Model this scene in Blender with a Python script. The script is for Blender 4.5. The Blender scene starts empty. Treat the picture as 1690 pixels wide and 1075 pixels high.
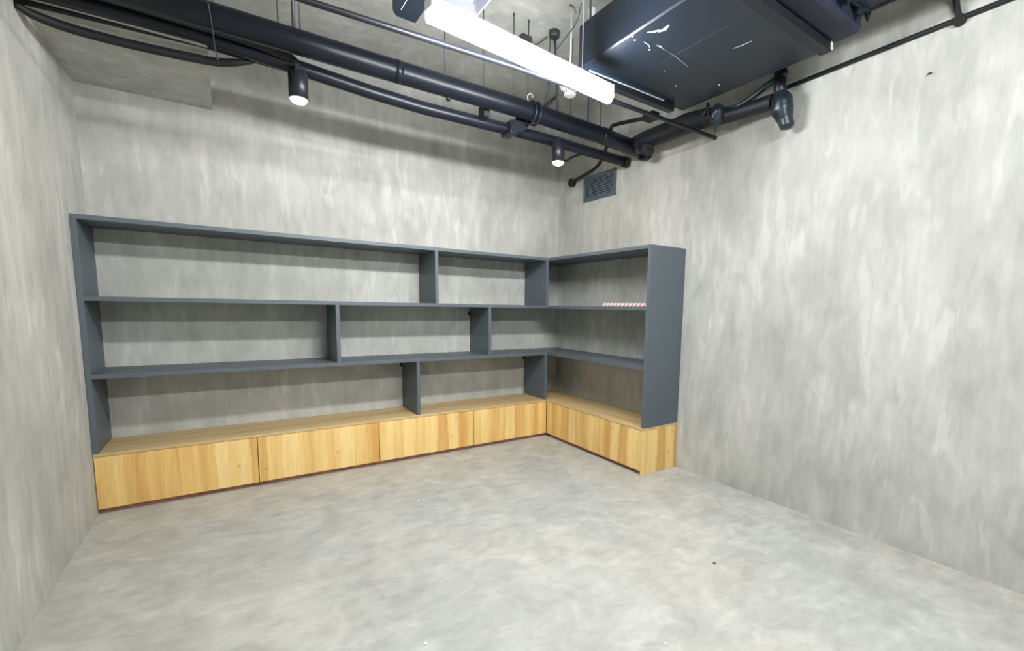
import bpy, bmesh, math, random
from mathutils import Vector, Matrix
random.seed(7)
SC = bpy.context.scene
COL = SC.collection

# ------------------------------------------------------------------ camera
W = 3.4646            # room width (right wall x)
YF = -6.8             # wall behind the camera
H = 3.07              # ceiling height
D = 0.375             # shelf depth

def camera():
    yaw, pitch, roll = -0.6126, -0.1134, 0.0179
    cy, sy, cp, sp = math.cos(yaw), math.sin(yaw), math.cos(pitch), math.sin(pitch)
    f = Vector((-sy * cp, cy * cp, sp)); r0 = Vector((cy, sy, 0)); u0 = r0.cross(f)
    r = math.cos(roll) * r0 + math.sin(roll) * u0
    u = -math.sin(roll) * r0 + math.cos(roll) * u0
    cd = bpy.data.cameras.new('camera'); co = bpy.data.objects.new('camera', cd)
    COL.objects.link(co)
    m = Matrix((r, u, -f)).transposed().to_4x4()
    m.translation = Vector((0.6624, -3.8628, 1.2187))
    co.matrix_world = m
    cd.sensor_fit = 'HORIZONTAL'; cd.sensor_width = 36
    cd.lens = 754.05 / 1690 * 36
    cd.shift_x = -(906.77 - 845) / 1690
    cd.shift_y = (593.41 - 537.5) / 1690
    cd.clip_start = 0.02
    SC.camera = co
camera()

# ------------------------------------------------------------------ world, exposure
w = bpy.data.worlds.new('world'); SC.world = w; w.use_nodes = True
w.node_tree.nodes['Background'].inputs[0].default_value = (0.6, 0.65, 0.7, 1)
w.node_tree.nodes['Background'].inputs[1].default_value = 0.0
SC.view_settings.view_transform = 'Standard'
SC.view_settings.look = 'None'
SC.view_settings.exposure = 2.3
SC.view_settings.gamma = 1.0
SC.view_settings.use_curve_mapping = False
LAMP_STRENGTH = 44.0
LAMP_COLOR = (0.975, 0.99, 1.0)

# ------------------------------------------------------------------ materials
def s2l(c):
    return tuple(((x / 255) / 12.92 if x / 255 <= 0.04045 else ((x / 255 + 0.055) / 1.055) ** 2.4) for x in c)

def newmat(name):
    m = bpy.data.materials.new(name); m.use_nodes = True
    nt = m.node_tree; b = nt.nodes['Principled BSDF']
    return m, nt, b

def N(nt, t, **kw):
    n = nt.nodes.new(t)
    for k, v in kw.items():
        if k.startswith('i_'): n.inputs[k[2:].replace('_', ' ')].default_value = v
        else: setattr(n, k, v)
    return n

def coords(nt, scale=(1, 1, 1), loc=(0, 0, 0)):
    tc = N(nt, 'ShaderNodeTexCoord'); mp = N(nt, 'ShaderNodeMapping')
    mp.inputs['Scale'].default_value = scale; mp.inputs['Location'].default_value = loc
    nt.links.new(tc.outputs['Object'], mp.inputs['Vector'])
    return mp.outputs['Vector']

def ramp(nt, src, stops):
    r = N(nt, 'ShaderNodeValToRGB')
    el = r.color_ramp.elements
    while len(el) < len(stops): el.new(0.5)
    for e, (p, c) in zip(el, stops):
        e.position = p; e.color = c if len(c) == 4 else (*c, 1)
    nt.links.new(src, r.inputs[0]); return r.outputs[0]

def mix(nt, a, b, fac, mode='MIX'):
    m = N(nt, 'ShaderNodeMix', data_type='RGBA', blend_type=mode)
    def put(i, v):
        if hasattr(v, 'is_linked') or hasattr(v, 'links'): nt.links.new(v, m.inputs[i])
        else: m.inputs[i].default_value = v
    put(6, a); put(7, b); put(0, fac)
    return m.outputs[2]

def math_(nt, op, a, b=None):
    m = N(nt, 'ShaderNodeMath', operation=op)
    for i, v in enumerate((a, b)):
        if v is None: continue
        if isinstance(v, (int, float)): m.inputs[i].default_value = v
        else: nt.links.new(v, m.inputs[i])
    return m.outputs[0]

def g3(v, t=(1, 1, 1)): return (v * t[0], v * t[1], v * t[2], 1)
WALL_T = (0.99, 1.0, 0.925)

def wall_mat(name, sx=1.0, seed=0.0, tint=WALL_T):
    """trowelled micro-cement: grey-green plaster with vertical pale streaks and blotches"""
    m, nt, b = newmat(name)
    big = N(nt, 'ShaderNodeTexNoise'); big.inputs['Scale'].default_value = 1.5; big.inputs['Detail'].default_value = 5
    nt.links.new(coords(nt, (1.3, 1.3, 0.8), (seed, seed, seed)), big.inputs['Vector'])
    st = N(nt, 'ShaderNodeTexNoise'); st.inputs['Scale'].default_value = 1.0; st.inputs['Detail'].default_value = 7; st.inputs['Roughness'].default_value = 0.62
    nt.links.new(coords(nt, (9, 9, 2.3), (seed, 3, 1)), st.inputs['Vector'])
    fi = N(nt, 'ShaderNodeTexNoise'); fi.inputs['Scale'].default_value = 1.0; fi.inputs['Detail'].default_value = 8; fi.inputs['Roughness'].default_value = 0.65
    nt.links.new(coords(nt, (26, 26, 6), (2, seed, 0)), fi.inputs['Vector'])
    base = ramp(nt, big.outputs['Fac'], [(0.30, g3(0.39, tint)), (0.48, g3(0.445, tint)), (0.68, g3(0.50, (1.0, 1.0, .945)))])
    streak = ramp(nt, st.outputs['Fac'], [(0.28, (0.74, 0.75, 0.74)), (0.45, (0.93, 0.93, 0.93)), (0.56, (1.0, 1.0, 1.0)), (0.66, (1.13, 1.13, 1.14))])
    c = mix(nt, base, streak, 0.62, 'MULTIPLY')
    fine = ramp(nt, fi.outputs['Fac'], [(0.32, (0.87, 0.87, 0.86)), (0.52, (1.0, 1, 1)), (0.68, (1.08, 1.08, 1.09))])
    c = mix(nt, c, fine, 0.55, 'MULTIPLY')
    # sparse pale runs of smoothing plaster
    dr = N(nt, 'ShaderNodeTexNoise'); dr.inputs['Scale'].default_value = 1.0; dr.inputs['Detail'].default_value = 3; dr.inputs['Distortion'].default_value = 0.5
    nt.links.new(coords(nt, (13, 13, 2.8), (9 + seed, 0, 5)), dr.inputs['Vector'])
    drm = ramp(nt, dr.outputs['Fac'], [(0.555, (0, 0, 0)), (0.615, (1, 1, 1))])
    msk = ramp(nt, big.outputs['Fac'], [(0.4, (0.15, 0.15, 0.15)), (0.58, (1, 1, 1))])
    f = math_(nt, 'MULTIPLY', drm, msk); f = math_(nt, 'MULTIPLY', f, 0.42)
    c = mix(nt, c, g3(0.62, (1, 1, .96)), f)
    bl = N(nt, 'ShaderNodeTexNoise'); bl.inputs['Scale'].default_value = 1.0; bl.inputs['Detail'].default_value = 6; bl.inputs['Roughness'].default_value = 0.55; bl.inputs['Distortion'].default_value = 0.8
    nt.links.new(coords(nt, (6.5, 6.5, 4.2), (1, 7 + seed, 2)), bl.inputs['Vector'])
    blm = ramp(nt, bl.outputs['Fac'], [(0.30, (0.84, 0.845, 0.84)), (0.50, (1.0, 1, 1)), (0.64, (1.05, 1.05, 1.06)), (0.70, (1.14, 1.14, 1.15))])
    c = mix(nt, c, blm, 0.8, 'MULTIPLY')
    nt.links.new(c, b.inputs['Base Color'])
    b.inputs['Roughness'].default_value = 0.75
    b.inputs['Specular IOR Level'].default_value = 0.25
    bp = N(nt, 'ShaderNodeBump'); bp.inputs['Strength'].default_value = 0.10; bp.inputs['Distance'].default_value = 0.01
    nt.links.new(fi.outputs['Fac'], bp.inputs['Height']); nt.links.new(bp.outputs[0], b.inputs['Normal'])
    return m

def floor_mat():
    m, nt, b = newmat('floor_cement')
    n1 = N(nt, 'ShaderNodeTexNoise'); n1.inputs['Scale'].default_value = 1.0; n1.inputs['Detail'].default_value = 6; n1.inputs['Roughness'].default_value = 0.6; n1.inputs['Distortion'].default_value = 0.9
    nt.links.new(coords(nt, (4.2, 3.4, 1)), n1.inputs['Vector'])
    n2 = N(nt, 'ShaderNodeTexNoise'); n2.inputs['Scale'].default_value = 1.0; n2.inputs['Detail'].default_value = 7; n2.inputs['Roughness'].default_value = 0.65; n2.inputs['Distortion'].default_value = 0.5
    mp = coords(nt, (8.0, 15, 1), (3, 1, 0))
    rot = mp.node; rot.inputs['Rotation'].default_value = (0, 0, 0.35)
    nt.links.new(mp, n2.inputs['Vector'])
    n3 = N(nt, 'ShaderNodeTexNoise'); n3.inputs['Scale'].default_value = 1.0; n3.inputs['Detail'].default_value = 2
    nt.links.new(coords(nt, (1.1, 1.1, 1), (8, 2, 0)), n3.inputs['Vector'])
    c = ramp(nt, n1.outputs['Fac'], [(0.30, g3(0.36, (1, 1, .935))), (0.5, g3(0.42, (.99, 1, .93))), (0.66, g3(0.48, (1, 1, .94)))])
    c2 = ramp(nt, n2.outputs['Fac'], [(0.30, (0.80, .80, .80)), (0.48, (0.97, .97, .97)), (0.60, (1.07, 1.07, 1.07)), (0.68, (1.22, 1.22, 1.22))])
    c = mix(nt, c, c2, 0.75, 'MULTIPLY')
    c3 = ramp(nt, n3.outputs['Fac'], [(0.35, (0.96, .985, 1.0)), (0.65, (1.03, 1.0, .97))])
    c = mix(nt, c, c3, 1.0, 'MULTIPLY')
    nt.links.new(c, b.inputs['Base Color'])
    r = ramp(nt, n2.outputs['Fac'], [(0.3, (0.62,) * 3), (0.7, (0.46,) * 3)])
    nt.links.new(r, b.inputs['Roughness'])
    b.inputs['Specular IOR Level'].default_value = 0.35
    return m

def wood_mat(name, mode, light=(238, 208, 144), mid=(228, 191, 120), dark=(208, 160, 92), band=9.0):
    """mode 'V': grain runs vertically, strips change along x+y; 'X'/'Y': grain runs along that axis"""
    m, nt, b = newmat(name)
    tc = N(nt, 'ShaderNodeTexCoord'); sp = N(nt, 'ShaderNodeSeparateXYZ')
    nt.links.new(tc.outputs['Object'], sp.inputs[0])
    X, Y, Z = sp.outputs
    if mode == 'V': across, along = math_(nt, 'ADD', X, Y), Z
    elif mode == 'X': across, along = Y, X
    else: across, along = X, Y
    # grain wander
    cv = N(nt, 'ShaderNodeCombineXYZ')
    nt.links.new(math_(nt, 'MULTIPLY', across, 6), cv.inputs[0]); nt.links.new(math_(nt, 'MULTIPLY', along, 3.0), cv.inputs[1])
    wn = N(nt, 'ShaderNodeTexNoise'); wn.inputs['Scale'].default_value = 1; wn.inputs['Detail'].default_value = 2
    nt.links.new(cv.outputs[0], wn.inputs['Vector'])
    wob = math_(nt, 'MULTIPLY', math_(nt, 'SUBTRACT', wn.outputs['Fac'], 0.5), 0.05)
    ac = math_(nt, 'ADD', across, wob)
    # broad strips
    c1 = N(nt, 'ShaderNodeCombineXYZ'); nt.links.new(math_(nt, 'MULTIPLY', ac, band), c1.inputs[0]); nt.links.new(math_(nt, 'MULTIPLY', along, 0.45), c1.inputs[1])
    n1 = N(nt, 'ShaderNodeTexNoise'); n1.inputs['Scale'].default_value = 1; n1.inputs['Detail'].default_value = 3; n1.inputs['Roughness'].default_value = 0.6
    nt.links.new(c1.outputs[0], n1.inputs['Vector'])
    # staves
    fl = math_(nt, 'FLOOR', math_(nt, 'MULTIPLY', ac, 11.0))
    wh = N(nt, 'ShaderNodeTexWhiteNoise', noise_dimensions='1D'); nt.links.new(fl, wh.inputs['W'])
    v = math_(nt, 'ADD', math_(nt, 'MULTIPLY', n1.outputs['Fac'], 0.75), math_(nt, 'MULTIPLY', wh.outputs['Value'], 0.25))
    col = ramp(nt, v, [(0.32, s2l(dark)), (0.47, s2l(mid)), (0.60, s2l(light))])
    # fine pores
    c2 = N(nt, 'ShaderNodeCombineXYZ'); nt.links.new(math_(nt, 'MULTIPLY', ac, 130), c2.inputs[0]); nt.links.new(math_(nt, 'MULTIPLY', along, 5), c2.inputs[1])
    n2 = N(nt, 'ShaderNodeTexNoise'); n2.inputs['Scale'].default_value = 1; n2.inputs['Detail'].default_value = 3
    nt.links.new(c2.outputs[0], n2.inputs['Vector'])
    fine = ramp(nt, n2.outputs['Fac'], [(0.35, (0.86, .83, .78)), (0.55, (1, 1, 1))])
    col = mix(nt, col, fine, 0.55, 'MULTIPLY')
    # knots
    ck = N(nt, 'ShaderNodeCombineXYZ'); nt.links.new(math_(nt, 'MULTIPLY', across, 6.5), ck.inputs[0]); nt.links.new(math_(nt, 'MULTIPLY', along, 7.0), ck.inputs[1])
    vo = N(nt, 'ShaderNodeTexVoronoi'); vo.inputs['Scale'].default_value = 1; nt.links.new(ck.outputs[0], vo.inputs['Vector'])
    kn = ramp(nt, vo.outputs['Distance'], [(0.03, (0.45,) * 3), (0.09, (0, 0, 0))])
    col = mix(nt, col, (*s2l((150, 104, 50)), 1), kn)
    nt.links.new(col, b.inputs['Base Color'])
    b.inputs['Roughness'].default_value = 0.5
    b.inputs['Specular IOR Level'].default_value = 0.35
    return m

def flat(name, col, rough=0.5, metal=0.0, spec=0.5, var=0.08, scale=8.0):
    m, nt, b = newmat(name)
    n = N(nt, 'ShaderNodeTexNoise'); n.inputs['Scale'].default_value = scale; n.inputs['Detail'].default_value = 4
    nt.links.new(coords(nt), n.inputs['Vector'])
    lo = tuple(x * (1 - var) for x in col); hi = tuple(min(1, x * (1 + var)) for x in col)
    nt.links.new(ramp(nt, n.outputs['Fac'], [(0.3, lo), (0.7, hi)]), b.inputs['Base Color'])
    b.inputs['Roughness'].default_value = rough; b.inputs['Metallic'].default_value = metal
    b.inputs['Specular IOR Level'].default_value = spec
    return m

def emit(name, col, strength):
    m, nt, b = newmat(name)
    nt.nodes.remove(b)
    e = N(nt, 'ShaderNodeEmission'); e.inputs[0].default_value = (*col, 1); e.inputs[1].default_value = strength
    nt.links.new(e.outputs[0], nt.nodes['Material Output'].inputs[0])
    return m

def stripe_mat():
    m, nt, b = newmat('striped_red_white')
    tc = N(nt, 'ShaderNodeTexCoord'); sp = N(nt, 'ShaderNodeSeparateXYZ'); nt.links.new(tc.outputs['Object'], sp.inputs[0])
    v = math_(nt, 'ADD', math_(nt, 'MULTIPLY', sp.outputs[1], 1 / 0.045), math_(nt, 'MULTIPLY', sp.outputs[2], 1 / 0.05))
    fr = math_(nt, 'FRACT', v)
    c = ramp(nt, fr, [(0.0, (0.86, .86, .85)), (0.66, (0.86, .86, .85)), (0.68, (0.70, .20, .20)), (0.98, (0.70, .20, .20))])
    nt.links.new(c, b.inputs['Base Color']); b.inputs['Roughness'].default_value = 0.4
    return m

MAT = dict(
    wall_back=wall_mat('plaster_back', seed=0.0), wall_right=wall_mat('plaster_right', seed=4.3),
    wall_left=wall_mat('plaster_left', seed=11.1), wall_front=wall_mat('plaster_front', seed=17.7),
    ceiling=wall_mat('plaster_ceiling', seed=23.0), floor=floor_mat(),
    oak=wood_mat('oak_front', 'V'),
    oak_x=wood_mat('oak_top_x', 'X', light=(202, 180, 140), mid=(193, 169, 125), dark=(178, 151, 108), band=14),
    oak_y=wood_mat('oak_top_y', 'Y', light=(206, 182, 138), mid=(197, 170, 122), dark=(181, 152, 104), band=14),
    toe=flat('toe_brown', s2l((160, 108, 84)), 0.7, var=0.25),
    slate=flat('slate_laminate', (0.090, 0.112, 0.132), 0.5, var=0.04, scale=3),
    slate_edge=flat('slate_edge', (0.125, 0.148, 0.18), 0.5, var=0.04, scale=3),
    dark=flat('cabinet_gap', (0.03, 0.02, 0.012), 0.8),
    black=flat('black_paint', (0.010, 0.012, 0.017), 0.36, var=0.2, spec=0.3),
    blackm=flat('black_matt', (0.005, 0.0052, 0.007), 0.6, var=0.2),
    pipe=flat('pipe_paint', (0.006, 0.008, 0.014), 0.36, var=0.25, scale=5, spec=0.3),
    duct=flat('duct_sheet', (0.007, 0.013, 0.024), 0.40, var=0.15, scale=2.5),
    ductcloth=flat('duct_cloth', (0.013, 0.018, 0.038), 0.65, var=0.35, scale=9),
    insul=flat('insulation', (0.005, 0.006, 0.011), 0.55, var=0.4, scale=14),
    tape=flat('tape_dark', (0.012, 0.022, 0.030), 0.33, var=0.4, scale=20),
    vent=flat('vent_metal', (0.085, 0.115, 0.145), 0.42, metal=0.2, var=0.1),
    ventslat=flat('vent_slat', (0.17, 0.22, 0.26), 0.38, metal=0.2, var=0.1),
    ventdark=flat('vent_dark', (0.004, 0.006, 0.010), 0.8),
    white=flat('white_enamel', (0.78, 0.78, 0.78), 0.4, var=0.02),
    alu=flat('white_alu', (0.72, 0.73, 0.76), 0.35, var=0.03),
    greyflange=flat('grey_flange', (0.16, 0.17, 0.22), 0.45, var=0.1),
    greyrod=flat('grey_rod', (0.045, 0.045, 0.055), 0.5),
    scuff=flat('scuff_highlight_pale', (0.42, 0.50, 0.55), 0.5),  # real scuffs, and the painted highlight on the support channel
    lamp=emit('lamp_glow', LAMP_COLOR, LAMP_STRENGTH),
    spot=emit('spot_glow', (1.0, 0.86, 0.62), 40.0),
    stripe=stripe_mat(),
    chip=flat('plaster_chip', (0.75, 0.75, 0.72), 0.7),
)

# ------------------------------------------------------------------ mesh helpers
def finish(name, bm, mat, parent=None, smooth=False):
    me = bpy.data.meshes.new(name)
    bmesh.ops.recalc_face_normals(bm, faces=bm.faces)
    bm.to_mesh(me); bm.free()
    if smooth:
        for p in me.polygons: p.use_smooth = True
    mats = mat if isinstance(mat, (list, tuple)) else [mat]
    for k in mats: me.materials.append(MAT[k])
    o = bpy.data.objects.new(name, me); COL.objects.link(o)
    if parent:
        o.parent = parent
        o.matrix_parent_inverse = parent_mat(parent).inverted()
    return o

def parent_mat(p):
    m = Matrix.Translation(p.location)
    if p.parent: pass
    return m

def add_box(bm, x0, x1, y0, y1, z0, z1, bev=0.0, mi=0):
    vs = [bm.verts.new((x, y, z)) for x in (x0, x1) for y in (y0, y1) for z in (z0, z1)]
    idx = [(0, 1, 3, 2), (4, 6, 7, 5), (0, 4, 5, 1), (2, 3, 7, 6), (0, 2, 6, 4), (1, 5, 7, 3)]
    fs = [bm.faces.new([vs[i] for i in f]) for f in idx]
    for f in fs: f.material_index = mi
    if bev:
        es = {e for f in fs for e in f.edges}
        bmesh.ops.bevel(bm, geom=list(es), offset=bev, segments=2, affect='EDGES', profile=0.5)
    return fs

def box(name, x0, x1, y0, y1, z0, z1, mat, parent=None, bev=0.0015):
    bm = bmesh.new(); add_box(bm, x0, x1, y0, y1, z0, z1, bev)
    return finish(name, bm, mat, parent)

def smooth_path(pts, n=8):
    pts = [Vector(p) for p in pts]
    if len(pts) < 3: return pts
    P = [pts[0] * 2 - pts[1]] + pts + [pts[-1] * 2 - pts[-2]]
    out = []
    for i in range(1, len(P) - 2):
        for k in range(n):
            t = k / n
            a, b, c, d = P[i - 1], P[i], P[i + 1], P[i + 2]
            out.append(0.5 * ((2 * b) + (c - a) * t + (2 * a - 5 * b + 4 * c - d) * t * t + (3 * b - a - 3 * c + d) * t ** 3))
    out.append(P[-2]); return out

def add_tube(bm, pts, r, seg=12, caps=True):
    n = len(pts); rs = r if isinstance(r, (list, tuple)) else [r] * n
    rings = []; prev = None
    for i, p in enumerate(pts):
        p = Vector(p)
        t = (Vector(pts[min(i + 1, n - 1)]) - Vector(pts[max(i - 1, 0)])).normalized()
        if prev is None:
            ref = Vector((0, 0, 1)) if abs(t.z) < 0.9 else Vector((1, 0, 0))
            a = t.cross(ref).normalized()
        else:
            a = (prev - t * prev.dot(t)).normalized()
        prev = a; b = t.cross(a)
        rings.append([bm.verts.new(p + (a * math.cos(2 * math.pi * k / seg) + b * math.sin(2 * math.pi * k / seg)) * rs[i]) for k in range(seg)])
    for i in range(n - 1):
        for k in range(seg):
            f = bm.faces.new((rings[i][k], rings[i][(k + 1) % seg], rings[i + 1][(k + 1) % seg], rings[i + 1][k])); f.smooth = True
    if caps:
        bm.faces.new(rings[0]); bm.faces.new(rings[-1])
    return rings

def tube(name, pts, r, mat, parent=None, seg=12, smooth=False):
    bm = bmesh.new()
    if smooth:
        if isinstance(r, (list, tuple)):
            q = smooth_path(pts)
            rr = []
            for i in range(len(q)):
                t = i / 8; k = min(int(t), len(r) - 2); fr = t - k
                rr.append(r[k] * (1 - fr) + r[k + 1] * fr)
            pts, r = q, rr
        else: pts = smooth_path(pts)
    add_tube(bm, pts, r, seg)
    me = bpy.data.meshes.new(name); bmesh.ops.recalc_face_normals(bm, faces=bm.faces)
    bm.to_mesh(me); bm.free(); me.materials.append(MAT[mat])
    o = bpy.data.objects.new(name, me); COL.objects.link(o)
    if parent: o.parent = parent; o.matrix_parent_inverse = parent_mat(parent).inverted()
    return o

def lathe(name, prof, loc, mat, parent=None, seg=28, axis='Z'):
    """prof: list of (radius, height)"""
    bm = bmesh.new(); rings = []
    for r, h in prof:
        ring = []
        for k in range(seg):
            a = 2 * math.pi * k / seg
            v = (r * math.cos(a), r * math.sin(a), h)
            if axis == 'X': v = (h, v[0], v[1])
            ring.append(bm.verts.new(Vector(v) + Vector(loc)))
        rings.append(ring)
    for i in range(len(rings) - 1):
        for k in range(seg):
            f = bm.faces.new((rings[i][k], rings[i][(k + 1) % seg], rings[i + 1][(k + 1) % seg], rings[i + 1][k]))
            f.smooth = True
    bm.faces.new(rings[0]); bm.faces.new(rings[-1])
    return finish(name, bm, mat, parent)

def thing(name, loc, label, cat, group=None):
    o = bpy.data.objects.new(name, None); COL.objects.link(o); o.location = loc
    o.empty_display_size = 0.1
    return tag(o, label, cat, group)

def tag(o, label, cat, group=None):
    o['label'] = label; o['category'] = cat
    if group: o['group'] = group
    return o

def struct(o):
    o['kind'] = 'structure'; return o

# ------------------------------------------------------------------ room shell
T = 0.12
def slab(name, x0, x1, y0, y1, z0, z1, mat): return struct(box(name, x0, x1, y0, y1, z0, z1, mat, bev=0))
slab('floor', -T, W + T, YF - T, T, -T, 0, 'floor')
slab('ceiling', -T, W + T, YF - T, T, H, H + T, 'ceiling')
slab('wall_back', -T, W + T, 0, T, 0, H, 'wall_back')
slab('wall_right', W, W + T, YF, 0, 0, H, 'wall_right')
slab('wall_left', -T, 0, YF, 0, 0, H, 'wall_left')
slab('wall_front', -T, W + T, YF - T, YF, 0, H, 'wall_front')
slab('trim_1', 0, 0.645, -0.93, 0, 2.462, H, 'ceiling')      # dropped soffit box in the far left corner

# ------------------------------------------------------------------ base cabinets
ZB = 0.3535; KICK = 0.030; TK = 0.0259; PB = 0.018
FY = -D               # front plane of the back run
FX = W - D            # front plane of the return
J = [0.0015, 0.7779, 1.5535, 2.3338, FX - 0.0015]
ctop = ZB - 0.018
cab_labels = ['low oak cabinet with a wide plain door, farthest left against the left wall',
              'low oak cabinet second from the left wall, under the long open bottom bay',
              'low oak cabinet under the lowest grey divider, third from the left wall',
              'narrowest-looking low oak cabinet of the long run, ending at the inner corner']
g = 'low oak cabinets along the back wall'
for i in range(4):
    x0, x1 = J[i], J[i + 1]
    t = thing('base_cabinet', ((x0 + x1) / 2, -D / 2, 0), cab_labels[i], 'cabinet', g)
    bm = bmesh.new()
    add_box(bm, x0 + .001, x1 - .001, FY + 0.022, -0.004, KICK + .004, ctop - .001, 0.001)
    finish('body', bm, 'dark', t)
    box('door', x0 + 0.0022, x1 - 0.0022, FY, FY + 0.018, KICK, ctop - 0.0025, 'oak', t, 0.0012)
    k = box('toe_kick', x0 + .001, x1 - .001, FY + 0.028, FY + 0.042, 0.0, KICK + .006, 'toe', t, 0.001)
    k['label'] = 'reddish brown toe strip'

# return run: two doors + end panel reaching the floor
L = 1.6106; J4 = -0.9887
t = thing('base_cabinet', (W - D / 2, -0.69, 0), 'low oak cabinet on the return along the right wall, nearest the inner corner', 'cabinet', 'low oak cabinets along the right wall')
box('body', FX + 0.022, W - 0.004, J4 + .001, FY - .002, KICK + .004, ctop - .001, 'dark', t, 0.001)
box('door', FX, FX + 0.018, J4 + 0.0022, FY - 0.0022, KICK, ctop - 0.0025, 'oak', t, 0.0012)
box('toe_kick', FX + 0.028, FX + 0.042, J4 + .001, FY - .002, 0, KICK + .006, 'toe', t, 0.001)
t = thing('base_cabinet', (W - D / 2, -1.3, 0), 'low oak cabinet at the free end of the return, closed by a full-height end panel', 'cabinet', 'low oak cabinets along the right wall')
box('body', FX + 0.022, W - 0.004, -L + .020, J4 - .001, KICK + .004, ctop - .001, 'dark', t, 0.001)
box('door', FX, FX + 0.018, -L + .0205, J4 - 0.0022, KICK, ctop - 0.0025, 'oak', t, 0.0012)
box('toe_kick', FX + 0.028, FX + 0.042, -L + .019, J4 - .001, 0, KICK + .006, 'toe', t, 0.001)
box('end_panel', FX, W - 0.003, -L, -L + 0.018, 0, ctop, 'oak', t, 0.0012)

# worktops
tag(box('worktop', 0.001, W - 0.001, FY - 0.001, -0.001, ctop, ZB, 'oak_x', bev=0.0015),
    'long oak worktop board lying on the cabinets of the back wall', 'worktop')
tag(box('worktop', FX - 0.001, W - 0.001, -L - 0.001, FY - 0.0015, ctop, ZB, 'oak_y', bev=0.0015),
    'short oak worktop board on the return cabinets along the right wall', 'worktop')

# ------------------------------------------------------------------ slate grey shelving
Z1, Z2, ZT = 0.8027, 1.2348, 1.6677
u = thing('open_bookcase', (W / 2, -D / 2, ZB), 'long slate grey open bookcase with staggered uprights across the back wall', 'bookcase')
box('side_panel', 0.001, TK, FY, -0.001, ZB, ZT - TK, 'slate', u)
box('top_board', 0.001, W - 0.001, FY, -0.001, ZT - TK, ZT, 'slate', u)
box('shelf', TK, W - 0.001, FY, -0.001, Z2 - TK, Z2, 'slate', u)
box('shelf', TK, W - 0.001, FY, -0.001, Z1 - TK, Z1, 'slate', u)
def upright(x, z0, z1): box('upright', x - TK, x, FY + .0008, -0.001, z0, z1, 'slate', u)
upright(2.0333, Z2, ZT - TK); upright(FX, Z2, ZT - TK)
upright(1.3054, Z1, Z2 - TK); upright(2.5015, Z1, Z2 - TK)
upright(1.8751, ZB, Z1 - TK); upright(FX, ZB, Z1 - TK)
for (x, z) in ((2.5015 - TK, Z2 - TK), (1.8751 - TK, Z1 - TK), (FX - TK, Z1 - TK)):   # small fixing angles at the wall
    bm = bmesh.new(); add_box(bm, x - 0.018, x, -0.006, -0.001, z - 0.075, z - 0.045, 0.001)
    add_box(bm, x - 0.003, x, -0.02, -0.001, z - 0.075, z - 0.045, 0)
    finish('wall_bracket', bm, 'blackm', u)

v = thing('open_bookcase', (W - D / 2, -1.0, ZB), 'slate grey return bookcase with tall end panel standing on the right wall cabinets', 'bookcase')
E0 = -L; E1 = -L + TK
box('end_panel', FX, W - 0.002, E0, E1, ZB, ZT, 'slate', v, 0.002)
box('top_board', FX, W - 0.001, E1, FY - 0.0012, ZT - TK, ZT, 'slate', v)
box('shelf', FX, W - 0.001, E1, FY - 0.0012, Z2 - TK, Z2, 'slate', v)
box('shelf', FX, W - 0.001, E1, FY - 0.0012, Z1 - TK, Z1, 'slate', v)
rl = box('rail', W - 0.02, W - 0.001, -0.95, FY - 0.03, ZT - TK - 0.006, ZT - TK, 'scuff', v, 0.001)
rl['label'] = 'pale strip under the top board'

# red-white striped twisted stick on the return's middle shelf
bm = bmesh.new()
xs = W - 0.13
add_box(bm, xs - 0.016, xs + 0.016, -1.50, -0.86, Z2, Z2 + 0.030, 0.008)
tag(finish('striped_strip', bm, 'stripe'), 'red and white striped strip lying on the upper shelf of the return bookcase', 'strip')

# ------------------------------------------------------------------ ceiling services
# thick pipe
def flange(x, y, z, r, t): 
    bm = bmesh.new(); add_tube(bm, [(x - t, y, z), (x + t, y, z)], r, 24); return bm
p = thing('ceiling_pipe', (1.7, -1.15, 2.5), 'thickest black pipe running across under the ceiling, parallel to the back wall', 'pipe')
tube('pipe_run', [(0.001, -1.15, 2.492), (1.2, -1.15, 2.502), (2.3, -1.15, 2.512), (3.0, -1.15, 2.497), (3.44, -1.175, 2.458)], 0.058, 'pipe', p, 28)
for x in (1.50, 3.02):
    finish('pipe_sleeve', flange(x, -1.15, 2.505 if x < 2 else 2.497, 0.0595, 0.02), 'pipe', p)
finish('pipe_cap', flange(3.43, -1.18, 2.457, 0.064, 0.03), 'black', p)
lathe('drain_nub', [(0.008, -0.016), (0.014, -0.01), (0.014, 0.01), (0.008, 0.012)], (1.80, -1.15, 2.443), 'black', p)

q = thing('ceiling_pipe', (1.7, -0.98, 2.42), 'slimmer black pipe carrying the two spotlights, below the thick pipe', 'pipe')
tube('pipe_run', [(0.001, -0.98, 2.474), (0.6, -0.98, 2.482), (1.0, -0.98, 2.456), (1.4, -0.98, 2.430), (1.7, -0.98, 2.421), (2.6, -0.98, 2.435), (3.43, -0.98, 2.425)], 0.0375, 'pipe', q, 24)
finish('pipe_cap', flange(3.415, -0.98, 2.425, 0.041, 0.02), 'black', q)

tag(tube('conduit', [(0.001, -0.895, 2.448), (0.62, -0.895, 2.470), (1.45, -0.895, 2.452), (2.3, -0.895, 2.44), (3.45, -0.895, 2.45)], 0.0105, 'blackm', seg=10),
    'thin black conduit just behind the spotlight pipe, near the back wall', 'conduit')

tag(tube('cable_bundle', [(0.001, -1.06, 2.515), (0.5, -1.06, 2.512), (0.80, -1.055, 2.500), (0.95, -1.035, 2.480), (1.02, -1.01, 2.47)], [.042, .042, .038, .028, .016], 'blackm', seg=16, smooth=True),
    'dark cable bundle filling the gap between the two pipes at the photo left', 'cable bundle')

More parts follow.
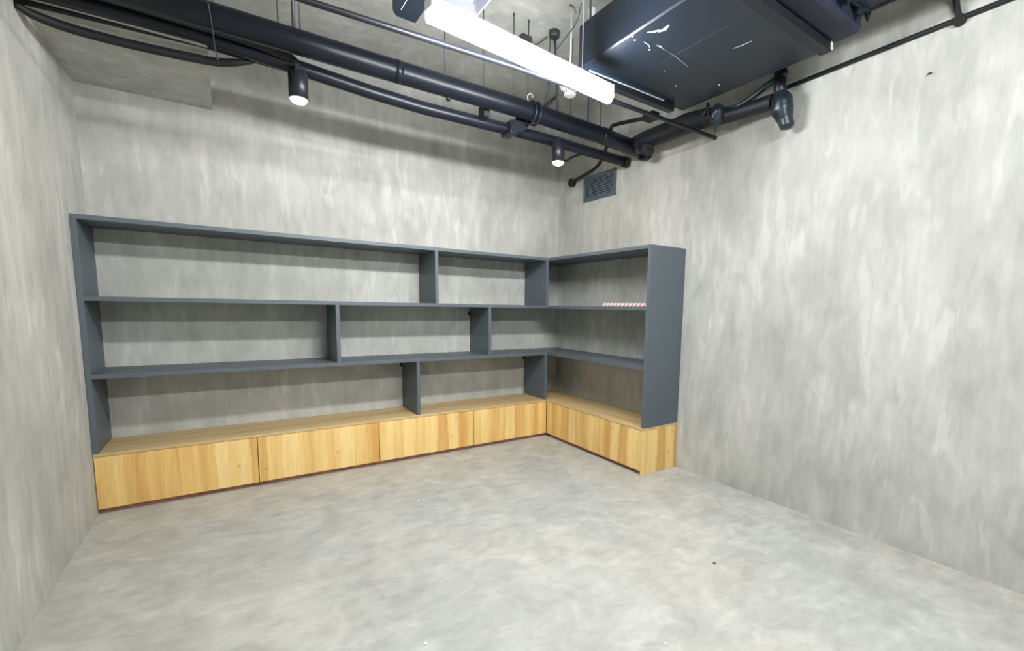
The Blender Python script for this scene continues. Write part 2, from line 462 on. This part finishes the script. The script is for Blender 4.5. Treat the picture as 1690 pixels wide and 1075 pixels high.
# clamp that ties both pipes
c = thing('pipe_clamp', (2.33, -1.07, 2.49), 'black strap clamp gripping the thick pipe right of its middle', 'clamp')
bm = bmesh.new()
for s in (-1, 1):
    add_tube(bm, smooth_path([(2.40 + s * .018, -1.15 + .070 * math.cos(a), 2.505 + .070 * math.sin(a)) for a in [k * math.pi / 6 for k in range(13)]], 2), 0.008, 8)
finish('ring', bm, 'black', c)
bm = bmesh.new()
pl = [(2.391, 2.576), (2.435, 2.572), (2.430, 2.47), (2.365, 2.400), (2.27, 2.395), (2.28, 2.44)]
A_ = [bm.verts.new((x, -1.084, z)) for x, z in pl]; B_ = [bm.verts.new((x, -1.070, z)) for x, z in pl]
bm.faces.new(A_); bm.faces.new(B_)
for k in range(6): bm.faces.new((A_[k], A_[(k + 1) % 6], B_[(k + 1) % 6], B_[k]))
finish('gusset_plate', bm, 'black', c)
bm = bmesh.new(); add_box(bm, 2.275, 2.335, -1.075, -0.935, 2.380, 2.465, 0.008); finish('saddle', bm, 'black', c)
box('pipe_spacer', 2.063, 2.103, -1.10, -1.015, 2.425, 2.50, 'blackm', bev=0.003)
tag(bpy.data.objects['pipe_spacer'], 'short black block joining the two pipes left of the strap clamp', 'spacer')

# hanger rods from the ceiling to the pipe
rod_labels = {
 0.650: 'left rod of the close pair of thin hanger rods nearest the left wall',
 0.675: 'right rod of the close pair of thin hanger rods nearest the left wall',
 0.931: 'thin hanger rod left of the thickest rod above the first spotlight',
 0.998: 'thickest hanger rod, directly above the first spotlight',
 1.025: 'thin hanger rod just right of the thickest rod',
 1.781: 'hanger rod crossing behind the slanting bright conduit, over the drain nub',
 2.032: 'hanger rod over the short block between the pipes',
 2.246: 'hanger rod whose top shows just above the lit tube lamp',
 2.357: 'long hanger rod directly above the strap clamp on the thick pipe',
 2.527: 'hanger rod seen left of the smoke detector over the thick pipe',
 2.713: 'hanger rod seen directly below the smoke detector',
 2.872: 'hanger rod first to the right of the smoke detector',
 2.993: 'hanger rod rightmost over the thick pipe, second right of the smoke detector'}
def rod(x, y, z0, r, label):
    t = thing('hanger_rod', (x, y, H), label, 'hanger rod', 'rods hanging the pipes from the ceiling')
    tube('threaded_rod', [(x, y, H), (x, y, z0)], r, 'greyrod', t, 8)
    lathe('nut', [(r * 2, -0.006), (r * 2, 0.006)], (x, y, H - 0.007), 'greyrod', t, 6)
for x, lab in rod_labels.items():
    z = 2.555 if x > .9 else 2.545
    r = 0.0085 if abs(x - .998) < .001 else (0.0055 if abs(x - 2.872) < .001 else 0.0035)
    rod(x, -1.15, z, r, lab)

# ceiling junction boxes
def round_box(name, x, y, r, h, label):
    return tag(lathe(name, [(r * .9, -h), (r, -h + .006), (r, 0)], (x, y, H), 'greyrod'), label, 'junction box')
round_box('junction_box', 2.562, -1.15, 0.036, 0.04, 'round dark junction box on the ceiling with a conduit dropping from it')
tag(tube('conduit', [(2.565, -1.15, H - 0.035), (2.575, -1.15, 2.9), (2.60, -1.15, 2.565)], 0.009, 'greyrod', seg=10),
    'dark conduit dropping from the round ceiling box to the thick pipe', 'conduit')
tag(box('junction_box', 2.395, 2.475, -1.01, -0.93, H - 0.045, H, 'greyrod', bev=0.004),
    'square dark junction box on the ceiling, half lost in the lamp glare', 'junction box')
tag(tube('cable', [(2.475, -0.97, H - 0.03), (2.50, -1.03, H - 0.05), (2.53, -1.11, H - 0.03)], 0.004, 'greyrod', seg=8, smooth=True),
    'thin cable linking the square and the round ceiling boxes', 'cable')
tag(tube('conduit', [(3.175, -0.001, H - 0.012), (3.115, -0.42, H - 0.012)], 0.011, 'greyrod', seg=8),
    'short dark conduit on the ceiling left of the smoke detector', 'conduit')
tag(tube('cable', [(2.255, -1.83, 2.80), (2.262, -1.78, 2.73), (2.30, -1.60, 2.72), (2.38, -1.40, 2.74), (2.48, -1.16, 2.562)], 0.0035, 'greyrod', seg=8, smooth=True),
    'thin slack cable running down from the air unit corner to the thick pipe', 'cable')

# smoke detector
SDX, SDY, SDZ = 2.527, -1.385, 2.63
s = thing('smoke_detector', (SDX, SDY, SDZ), 'round white smoke detector hanging beside the lit tube lamp', 'smoke detector')
lathe('base', [(0.062, -0.018), (0.066, -0.012), (0.066, 0)], (SDX, SDY, SDZ), 'white', s)
lathe('sensor_dome', [(0.028, -0.066), (0.040, -0.060), (0.046, -0.036), (0.056, -0.030), (0.058, -0.018)], (SDX, SDY, SDZ), 'white', s)
bm = bmesh.new()
for k in range(16):
    a = 2 * math.pi * k / 16; ca, sa = math.cos(a), math.sin(a)
    add_tube(bm, [(SDX + ca * .0435, SDY + sa * .0435, SDZ - .056), (SDX + ca * .049, SDY + sa * .049, SDZ - .036)], 0.0022, 5)
finish('grille_rib', bm, 'greyrod', s)

tube('drop_rod', [(SDX, SDY, SDZ - .002), (SDX, SDY, H)], .006, 'white', s, 8)

# ------------------------------------------------------------------ spotlights
def spotlight(x, y, label, power):
    t = thing('spotlight', (x, y, 2.39), label, 'spotlight', 'spotlights on the black pipe')
    lathe('housing', [(0.040, -0.128), (0.0455, -0.126), (0.0455, -0.004), (0.042, 0.0)], (x, y, 2.39), 'black', t)
    ln = lathe('lens', [(0.014, -0.146), (0.030, -0.142), (0.041, -0.1285)], (x, y, 2.39), 'spot', t)
    ln['label'] = 'warm glowing lens'
    box('mount', x - 0.012, x + 0.012, y - 0.004, -0.99, 2.385, 2.44, 'black', t, 0.002)
    ld = bpy.data.lights.new('spot_light', 'SPOT'); ld.energy = power; ld.color = (1, .84, .62)
    ld.spot_size = math.radians(80); ld.spot_blend = 0.8; ld.shadow_soft_size = 0.03
    lo = bpy.data.objects.new('spot_light', ld); COL.objects.link(lo); lo.location = (x, y, 2.25)
    lo.parent = t; lo.matrix_parent_inverse = parent_mat(t).inverted()
spotlight(1.018, -1.064, 'lit black cylinder spotlight under the pipes, left, the nearer one', 6)
spotlight(2.675, -1.064, 'lit black cylinder spotlight under the pipes, right, near the far corner', 6)
tag(tube('cable', [(3.088, -0.98, 2.455), (3.02, -0.95, 2.43), (2.967, -0.93, 2.405), (2.897, -0.945, 2.373), (2.80, -0.99, 2.315), (2.71, -1.02, 2.30)], 0.008, 'blackm', seg=8, smooth=True),
    'black cable looping from the slim pipe to the far spotlight', 'cable')

# ------------------------------------------------------------------ linear lamps
def linear_lamp(x0, y0, x1, y1, zb, label):
    a = Vector((x0, y0, 0)); b_ = Vector((x1, y1, 0)); c0 = (a + b_) / 2; ln = (b_ - a).length
    ang = math.atan2(y1 - y0, x1 - x0)
    t = thing('linear_lamp', (c0.x, c0.y, zb), label, 'lamp', 'linear ceiling lamps')
    t.rotation_euler = (0, 0, ang)
    def loc(o):
        o.parent = t; o.matrix_parent_inverse = Matrix.Identity(4)
    bm = bmesh.new()  # round opal tube, open to the sides, slim spine on top
    seg = 24; R_ = 0.032; a0 = math.radians(GAP)
    prof = [(R_ * math.sin(a0 + (2 * math.pi - 2 * a0) * k / seg), R_ * math.cos(a0 + (2 * math.pi - 2 * a0) * k / seg)) for k in range(seg + 1)]
    r0 = [bm.verts.new((-ln / 2 + .002, p[0], p[1])) for p in prof]; r1 = [bm.verts.new((ln / 2 - .002, p[0], p[1])) for p in prof]
    for k in range(seg): bm.faces.new((r0[k], r0[k + 1], r1[k + 1], r1[k]))
    bm.faces.new(r0); bm.faces.new(r1); bm.faces.new((r0[0], r1[0], r1[-1], r0[-1]))
    d = finish('diffuser', bm, 'lamp'); loc(d); d['label'] = 'glowing white diffuser'
    bm = bmesh.new(); add_box(bm, -ln / 2, ln / 2, -SPINE, SPINE, 0.030, 0.055, 0.003); loc(finish('housing', bm, 'white'))
    for s_ in (-1, 1):
        bm = bmesh.new(); add_box(bm, s_ * ln / 2 - 0.004, s_ * ln / 2 + 0.004, -0.030, 0.030, 0.012, 0.056, 0.003); loc(finish('end_cap', bm, 'white'))
        bm = bmesh.new(); add_tube(bm, [(s_ * ln * 0.30, 0, 0.055), (s_ * ln * 0.30, 0, H - zb)], 0.0018, 6); loc(finish('suspension_wire', bm, 'alu'))
GAP = 40; SPINE = 0.030
linear_lamp(1.350, -2.040, 2.375, -1.935, 2.330, 'long white tube lamp glowing over the room in front of the pipes')
linear_lamp(1.40, -4.05, 2.60, -4.05, 2.450, 'long white tube lamp hanging above the spot the photo is taken from')

# ------------------------------------------------------------------ slanting thin conduits
tag(tube('conduit', [(0.001, -1.80, 2.335), (0.956, -1.80, 2.350), (1.875, -1.80, 2.385), (2.562, -1.80, 2.395), (W, -1.811, 2.394)], 0.0125, 'black', seg=12),
    'thin black conduit crossing close below the tube lamp and ending on the right wall', 'conduit')
r = thing('wall_conduit', (W - .02, -3.0, 2.55), 'long thin black conduit along the top of the right wall', 'conduit')
tube('run', [(W - .013, -2.27, 2.543), (W - .013, -2.9, 2.553), (W - .013, -4.6, 2.575)], 0.0115, 'blackm', r, 10)
lathe('tee_box', [(0.021, -0.028), (0.024, -0.024), (0.024, 0)], (W, -3.085, 2.548), 'blackm', r, 18, 'X')
tube('drop_conduit', [(W - .014, -3.085, 2.55), (W - .02, -3.07, 2.62), (W - .035, -3.06, 2.72), (W - .04, -3.06, H)], 0.012, 'blackm', r, 10, True)

# flexible conduit from the knob near the corner up to the air unit
f = thing('flexible_conduit', (W, -0.25, 2.41), 'curving black conduit from a round wall box near the corner up to the air unit', 'conduit')
lathe('wall_box', [(0.028, -0.05), (0.036, -0.046), (0.036, 0)], (W, -0.235, 2.415), 'blackm', f, 20, 'X')
tube('hose', [(W - .04, -0.25, 2.415), (3.40, -0.45, 2.425), (3.37, -0.68, 2.45), (3.32, -0.84, 2.53), (3.16, -1.08, 2.60), (3.10, -1.20, 2.58), (3.06, -1.40, 2.535), (3.02, -1.60, 2.485)], 0.0135, 'blackm', f, 10, True)
box('end_box', 2.975, 3.045, -1.68, -1.59, 2.455, 2.50, 'blackm', f, 0.006)

# supply vent on the right wall
VY0, VY1, VZ0, VZ1 = -0.835, -0.400, 2.200, 2.423
vt = thing('wall_vent', (W, (VY0 + VY1) / 2, VZ0), 'grey slatted air vent on the right wall near the far corner', 'vent')
bm = bmesh.new()
fr = 0.034
add_box(bm, W - .012, W - .0005, VY0, VY1, VZ0, VZ0 + fr, .002); add_box(bm, W - .012, W - .0005, VY0, VY1, VZ1 - fr, VZ1, .002)
add_box(bm, W - .012, W - .0005, VY0, VY0 + fr, VZ0 + fr, VZ1 - fr, .001); add_box(bm, W - .012, W - .0005, VY1 - fr, VY1, VZ0 + fr, VZ1 - fr, .001)
finish('frame', bm, 'vent', vt)
box('backing', W - .003, W - .0006, VY0 + fr, VY1 - fr, VZ0 + fr, VZ1 - fr, 'ventdark', vt, 0)
ns = 8
for k in range(ns):
    z = VZ0 + fr + (VZ1 - VZ0 - 2 * fr) * (k + .5) / ns
    bm = bmesh.new()
    vs = [bm.verts.new(v) for v in ((W - .013, VY0 + fr, z - .007), (W - .004, VY0 + fr, z + .005), (W - .004, VY0 + fr, z + .0065), (W - .014, VY0 + fr, z - .0045),
                                    (W - .013, VY1 - fr, z - .007), (W - .004, VY1 - fr, z + .005), (W - .004, VY1 - fr, z + .0065), (W - .014, VY1 - fr, z - .0045))]
    for q_ in ((0, 1, 2, 3), (4, 5, 6, 7), (0, 1, 5, 4), (1, 2, 6, 5), (2, 3, 7, 6), (3, 0, 4, 7)): bm.faces.new([vs[i] for i in q_])
    finish('slat', bm, 'ventslat', vt)
box('divider_bar', W - .0145, W - .004, -0.492, -0.486, VZ0 + fr, VZ1 - fr, 'vent', vt, 0)

# ------------------------------------------------------------------ black air handling unit
UX0, UX1, UY0, UY1, UZ0, UZ1 = 2.282, 3.147, -2.62, -1.785, 2.50, 2.76
a = thing('air_unit', ((UX0 + UX1) / 2, (UY0 + UY1) / 2, UZ0), 'big glossy black boxed air unit hanging under the ceiling at the right', 'air unit')
bm = bmesh.new()
cf = 0.045
prof = [(UX0 + .008, UZ0), (UX0, UZ0 + .006), (UX0, UZ1 - cf), (UX0 + cf, UZ1), (UX1 - .01, UZ1), (UX1, UZ1 - .01), (UX1, UZ0 + .006), (UX1 - .006, UZ0)]
r0 = [bm.verts.new((x, UY0, z)) for x, z in prof]; r1 = [bm.verts.new((x, UY1, z)) for x, z in prof]
for k in range(len(prof)): bm.faces.new((r0[k], r0[(k + 1) % len(prof)], r1[(k + 1) % len(prof)], r1[k]))
bm.faces.new(r0); bm.faces.new(r1)
finish('casing', bm, 'duct', a)
bm = bmesh.new()
add_box(bm, UX0 + .30, UX0 + .302, UY0 + .02, UY1 - .02, UZ0 - .0012, UZ0 + .001)
add_box(bm, UX0 + .05, UX1 - .02, -2.188, -2.186, UZ0 - .0012, UZ0 + .001)
finish('panel_seam', bm, 'tape', a)
for (x, y, r_) in ((2.327, -2.16, .0035), (2.444, -2.145, .004), (2.296, -2.174, .004), (3.028, -2.135, .004), (2.84, -1.98, .003), (2.66, -2.05, .0025)):
    bm = bmesh.new(); add_tube(bm, [(x, y, UZ0 - .003), (x, y, UZ0 + .001)], r_, 8)
    finish('screw', bm, 'alu', a)
def scuff(pts, w_):
    bm = bmesh.new()
    n = len(pts); up = []; lo = []
    for i, (x, y) in enumerate(pts):
        t_ = Vector(pts[min(i + 1, n - 1)]) - Vector(pts[max(i - 1, 0)]); nn = Vector((-t_.y, t_.x)).normalized() * w_ * (0.35 if i in (0, n - 1) else 1) * random.uniform(.6, 1.2)
        up.append(bm.verts.new((x + nn.x, y + nn.y, UZ0 - .0008))); lo.append(bm.verts.new((x - nn.x, y - nn.y, UZ0 - .0008)))
    for i in range(n - 1): bm.faces.new((up[i], up[i + 1], lo[i + 1], lo[i]))
    ext = bmesh.ops.extrude_face_region(bm, geom=list(bm.faces))
    for v_ in [e for e in ext['geom'] if isinstance(e, bmesh.types.BMVert)]: v_.co.z += .001
    o = finish('scuff_mark', bm, 'scuff', a); o['label'] = 'pale scuff on the black sheet'
scuff([(2.327, -2.235), (2.350, -2.262), (2.361, -2.285)], .010)
scuff([(2.368, -2.27), (2.375, -2.30), (2.365, -2.335)], .011)
scuff([(2.444, -2.19), (2.463, -2.196), (2.480, -2.193)], .006)
scuff([(2.49, -2.19), (2.60, -2.180), (2.724, -2.155)], .0018)
scuff([(2.37, -2.175), (2.41, -2.17), (2.435, -2.155)], .0025)
scuff([(2.763, -2.397), (2.774, -2.439), (2.776, -2.485)], .0028)
# front flange facing the camera and the wider duct that leaves towards the entrance
bm = bmesh.new()
add_box(bm, UX0 + .02, UX1 + .02, UY0 - .05, UY0 + .002, UZ0 - .004, UZ0 + .085, .004)
o = finish('flange', bm, 'insul', a)
bm = bmesh.new(); add_box(bm, UX0 + .05, UX1 + .05, UY0 - .17, UY0 - .045, UZ0 + .04, UZ1, .02); finish('collar', bm, 'ductcloth', a)
# torn cloth joint
bm = bmesh.new(); prev = None; n = 40
for k in range(n + 1):
    x = 2.55 + (3.19 - 2.55) * k / n
    zt_ = UZ0 + .15; zb_ = UZ0 + .10 - random.uniform(0, .035) * (1 if k % 3 else 0.2) + .03 * math.sin(k * .7)
    yy = UY0 - .19 - random.uniform(0, .03)
    cur = [bm.verts.new((x, UY0 - .172, zt_)), bm.verts.new((x, yy, zb_)), bm.verts.new((x, yy + .006, zb_ + .001)), bm.verts.new((x, UY0 - .166, zt_))]
    if prev:
        for i in range(4): bm.faces.new((prev[i], cur[i], cur[(i + 1) % 4], prev[(i + 1) % 4]))
    prev = cur
finish('torn_tape', bm, 'tape', a)
box('duct', UX0 + .15, 3.175, -4.6, UY0 - .17, 2.61, 2.80, 'ductcloth', a, 0.012)
bm = bmesh.new(); add_tube(bm, smooth_path([(3.165, -2.80, 2.612), (3.16, -2.90, 2.607), (3.165, -3.05, 2.609), (3.16, -3.4, 2.607)]), .008, 8)
finish('tape_edge', bm, 'blackm', a)
bm = bmesh.new()
pp = [(3.160, 2.505), (3.182, 2.512), (3.176, 2.54), (3.185, 2.572), (3.165, 2.600), (3.155, 2.55)]
q0 = [bm.verts.new((x, UY0 - .052, z)) for x, z in pp]; q1 = [bm.verts.new((x, UY0 - .045, z)) for x, z in pp]
bm.faces.new(q0); bm.faces.new(q1)
for k in range(len(pp)): bm.faces.new((q0[k], q0[(k + 1) % 6], q1[(k + 1) % 6], q1[k]))
o = finish('torn_foil', bm, 'alu', a); o['label'] = 'pale torn foil scrap'
for x in (UX0 + .03, UX1 - .05):
    for y in (UY1 - .05, UY0 + .05):
        tube('hanger', [(x, y, UZ1 - .01), (x, y, H)], .006, 'greyrod', a, 8)
lathe('hanger_foot', [(.012, 0), (.02, .01), (.02, .05), (.012, .055)], (UX0 + .05, UY1 - .04, UZ1 - .01), 'alu', a)
# trapeze channel under the far edge
ch = thing('support_channel', (2.75, -1.79, 2.46), 'black steel channel carrying the far edge of the air unit', 'support')
bm = bmesh.new(); add_box(bm, 2.33, 3.03, -1.813, -1.768, 2.461, 2.4995, .003); finish('channel', bm, 'black', ch)
bm = bmesh.new(); add_box(bm, 2.33, 2.93, -1.817, -1.813, 2.494, 2.4998, .001); o = finish('painted_highlight', bm, 'scuff', ch); o['label'] = 'pale strip painted as the upper edge highlight'  # pale strip paints in the lamp highlight along the channel's upper edge
tube('hanger', [(3.02, -1.775, 2.49), (3.02, -1.775, H)], .006, 'greyrod', ch, 8)

# ------------------------------------------------------------------ insulated pipe along the right wall
ip = thing('insulated_pipe', (3.3, -1.7, 2.45), 'fat black insulated pipe wrapped in tape along the right wall under the air unit', 'pipe')
tube('jacket', [(3.34, -1.19, 2.49), (3.30, -1.28, 2.482), (3.29, -1.5, 2.475), (3.29, -1.72, 2.478), (3.30, -1.88, 2.468), (3.32, -1.98, 2.450), (3.34, -2.15, 2.446), (3.35, -2.272, 2.445)],
     [.055, .060, .066, .066, .058, .046, .042, .044], 'insul', ip, 18, True)
def lump(name, pts, rs, mat, parent, amp=.1, seg=18):
    q = smooth_path(pts, 6); rr = []
    for i in range(len(q)):
        t_ = i / 6; k = min(int(t_), len(rs) - 2); fr_ = t_ - k; rr.append(rs[k] * (1 - fr_) + rs[k + 1] * fr_)
    bm = bmesh.new(); add_tube(bm, q, rr, seg)
    for v_ in bm.verts:
        h_ = math.sin(v_.co.x * 91 + v_.co.z * 57) * math.cos(v_.co.y * 73 + v_.co.z * 31)
        cen = min(q, key=lambda c_: (c_ - v_.co).length)
        v_.co += (v_.co - cen) * amp * h_
    return finish(name, bm, mat, parent, True)
lump('taped_joint', [(3.28, -1.965, 2.505), (3.27, -1.955, 2.465), (3.262, -1.952, 2.41), (3.26, -1.955, 2.365)], [.030, .050, .036, .006], 'tape', ip, .15)
lump('taped_joint', [(3.345, -1.12, 2.50), (3.335, -1.19, 2.487), (3.32, -1.27, 2.475)], [.040, .068, .064], 'tape', ip, .10)
bm = bmesh.new()
for k, (p0, p1, p2) in enumerate((((3.24, -1.85, 2.50), (3.225, -1.885, 2.465), (3.235, -1.915, 2.52)), ((3.235, -1.905, 2.53), (3.215, -1.93, 2.45), (3.225, -1.965, 2.395)))):
    add_tube(bm, smooth_path([p0, p1, p2]), .009, 8)
finish('tape_loop', bm, 'tape', ip)
tube('blunt_end', [(3.30, -1.30, 2.475), (3.27, -1.355, 2.40), (3.255, -1.40, 2.375)], [.05, .046, .040], 'insul', ip, 16)
tube('tape_tail', [(3.26, -1.955, 2.37), (3.26, -1.952, 2.320)], .002, 'blackm', ip, 6)
tube('drain_hose', [(3.305, -1.92, 2.505), (3.305, -2.0, 2.478), (3.31, -2.08, 2.478), (3.325, -2.16, 2.505), (3.335, -2.25, 2.545), (3.335, -2.36, 2.575)], .016, 'tape', ip, 12, True)

el = thing('duct_elbow', (3.36, -2.33, 2.3), 'black taped elbow hanging lowest below the right edge of the air unit', 'pipe fitting')
tube('drop_pipe', [(3.345, -2.31, 2.64), (3.345, -2.315, 2.52), (3.35, -2.325, 2.43)], .034, 'black', el, 18)
lump('wrapped_trap', [(3.35, -2.32, 2.485), (3.35, -2.33, 2.435), (3.355, -2.335, 2.38), (3.365, -2.35, 2.325), (3.37, -2.362, 2.285), (3.37, -2.365, 2.272)], [.030, .058, .062, .042, .038, .018], 'tape', el, .05, 22)

# ------------------------------------------------------------------ white air diffuser and black box by the near lamp end
dz = 2.752
DX0, DX1, DY0, DY1 = 1.50, 1.829, -1.81, -1.481
df = thing('air_diffuser', ((DX0 + DX1) / 2, (DY0 + DY1) / 2, dz), 'square white-edged air diffuser under the ceiling at the top edge of the photo', 'air diffuser')
def ring_frame(bm, i0, z0, i1, z1, th=.004):
    def sq(i, z): return [(DX0 + i, DY0 + i, z), (DX1 - i, DY0 + i, z), (DX1 - i, DY1 - i, z), (DX0 + i, DY1 - i, z)]
    A = [bm.verts.new(v_) for v_ in sq(i0, z0)]; B = [bm.verts.new(v_) for v_ in sq(i1, z1)]
    C_ = [bm.verts.new((v_[0], v_[1], v_[2] + th)) for v_ in sq(i0, z0)]; D_ = [bm.verts.new((v_[0], v_[1], v_[2] + th)) for v_ in sq(i1, z1)]
    for k in range(4):
        j = (k + 1) % 4
        bm.faces.new((A[k], A[j], B[j], B[k])); bm.faces.new((C_[k], D_[k], D_[j], C_[j])); bm.faces.new((A[k], C_[k], C_[j], A[j])); bm.faces.new((B[k], B[j], D_[j], D_[k]))
bm = bmesh.new(); ring_frame(bm, 0, dz, .007, dz, .012); finish('rim', bm, 'white', df)
bm = bmesh.new(); ring_frame(bm, .007, dz + .001, .052, dz + .03); finish('flared_face', bm, 'greyflange', df)
bm = bmesh.new(); ring_frame(bm, .052, dz + .024, .057, dz + .024, .010); finish('inner_rim', bm, 'white', df)
bm = bmesh.new(); ring_frame(bm, .057, dz + .03, .11, dz + .055); finish('inner_face', bm, 'ventdark', df)
box('core', DX0 + .10, DX1 - .10, DY0 + .10, DY1 - .10, dz + .05, dz + .06, 'ventdark', df)
box('neck', DX0 + .04, DX1 - .04, DY0 + .04, DY1 - .04, dz + .036, H, 'greyflange', df)

bm = bmesh.new()
bx0, bx1, by0, by1, bz0, bz1 = 1.37, 1.492, -2.15, -1.500, 2.60, 2.80
prof = [(bx0 + .012, by1 - .0), (bx0 + .03, by1 + .018), (bx1, by1 + .02), (bx1, by0), (bx0, by0), (bx0, by1 - .02)]
r0 = [bm.verts.new((x, y, bz0)) for x, y in prof]; r1 = [bm.verts.new((x, y, bz1)) for x, y in prof]
bm.faces.new(r0); bm.faces.new(r1)
for k in range(6): bm.faces.new((r0[k], r0[(k + 1) % 6], r1[(k + 1) % 6], r1[k]))
bb = thing('ceiling_box', (1.43, -1.8, 2.6), 'glossy black box with scuffed corner beside the left end of the tube lamp', 'box')
finish('casing', bm, 'duct', bb)
box('edge_strip', bx0 + .030, bx0 + .033, -1.70, -1.545, bz0 - .002, bz0 + .001, 'alu', bb, 0)
for y in (-1.6, -2.05): tube('hanger', [(1.44, y, bz1 - .005), (1.44, y, H)], .005, 'greyrod', bb, 8)

# ------------------------------------------------------------------ thick cable under the soffit
tag(tube('cable', [(0.002, -0.900, 2.430), (0.053, -0.862, 2.420), (0.158, -0.832, 2.416), (0.318, -0.828, 2.415), (0.471, -0.840, 2.416), (0.60, -0.855, 2.418), (0.68, -0.875, 2.418), (0.755, -0.912, 2.424), (0.81, -0.932, 2.438), (0.85, -0.942, 2.452)],
         [.013, .020, .021, .021, .021, .021, .020, .018, .015, .012], 'blackm', seg=14, smooth=True),
    'thick black cable sagging from the left wall to the pipes under the soffit', 'cable')
tag(tube('wire', [(0.64, -1.195, 2.585), (0.655, -1.215, 2.54), (0.665, -1.21, 2.47), (0.675, -1.08, 2.40), (0.685, -1.0, 2.385), (0.68, -0.91, 2.42)], .003, 'greyrod', seg=6, smooth=True),
    'loose thin wire wrapped round the pipes above the sagging cable', 'wire')
tag(tube('tie_wire', [(2.36, -1.15, 2.565), (2.35, -1.16, 2.60), (2.37, -1.17, 2.615), (2.39, -1.16, 2.60)], .003, 'alu', seg=6, smooth=True),
    'small curl of pale tie wire on the thick pipe beside the clamp', 'wire')
tag(tube('wire', [(2.245, -1.80, 2.76), (2.22, -1.81, 2.775), (2.185, -1.82, 2.770)], .004, 'greyrod', seg=6, smooth=True),
    'short stub of cable sticking out left of the air unit', 'wire')

# ------------------------------------------------------------------ small things on wall and floor
tag(tube('nail', [(W, -2.996, 2.362), (W - .02, -2.99, 2.352)], .004, 'blackm', seg=8), 'small dark nail in the upper right wall', 'nail')
def chip(x, y, r_, mat, label):
    bm = bmesh.new()
    bmesh.ops.create_icosphere(bm, subdivisions=1, radius=r_)
    for v_ in bm.verts: v_.co = Vector((v_.co.x * random.uniform(.7, 1.3), v_.co.y * random.uniform(.7, 1.3), max(v_.co.z * .5, -r_ * .2)))
    for v_ in bm.verts: v_.co += Vector((x, y, r_ * .2))
    tag(finish('plaster_crumb', bm, mat), label, 'crumb')
chip(1.582, -1.159, .008, 'chip', 'white crumb on the floor nearest the cabinets, left of the middle')
chip(1.187, -2.369, .009, 'chip', 'white crumb on the floor at the bottom edge of the photo, left of centre')
chip(0.770, -1.788, .006, 'chip', 'tiny white crumb on the floor at the lower left')
chip(1.918, -2.850, .006, 'chip', 'tiny white crumb on the floor at the bottom right of centre')
chip(2.533, -2.622, .008, 'greyrod', 'dark crumb on the floor in front of the right wall')
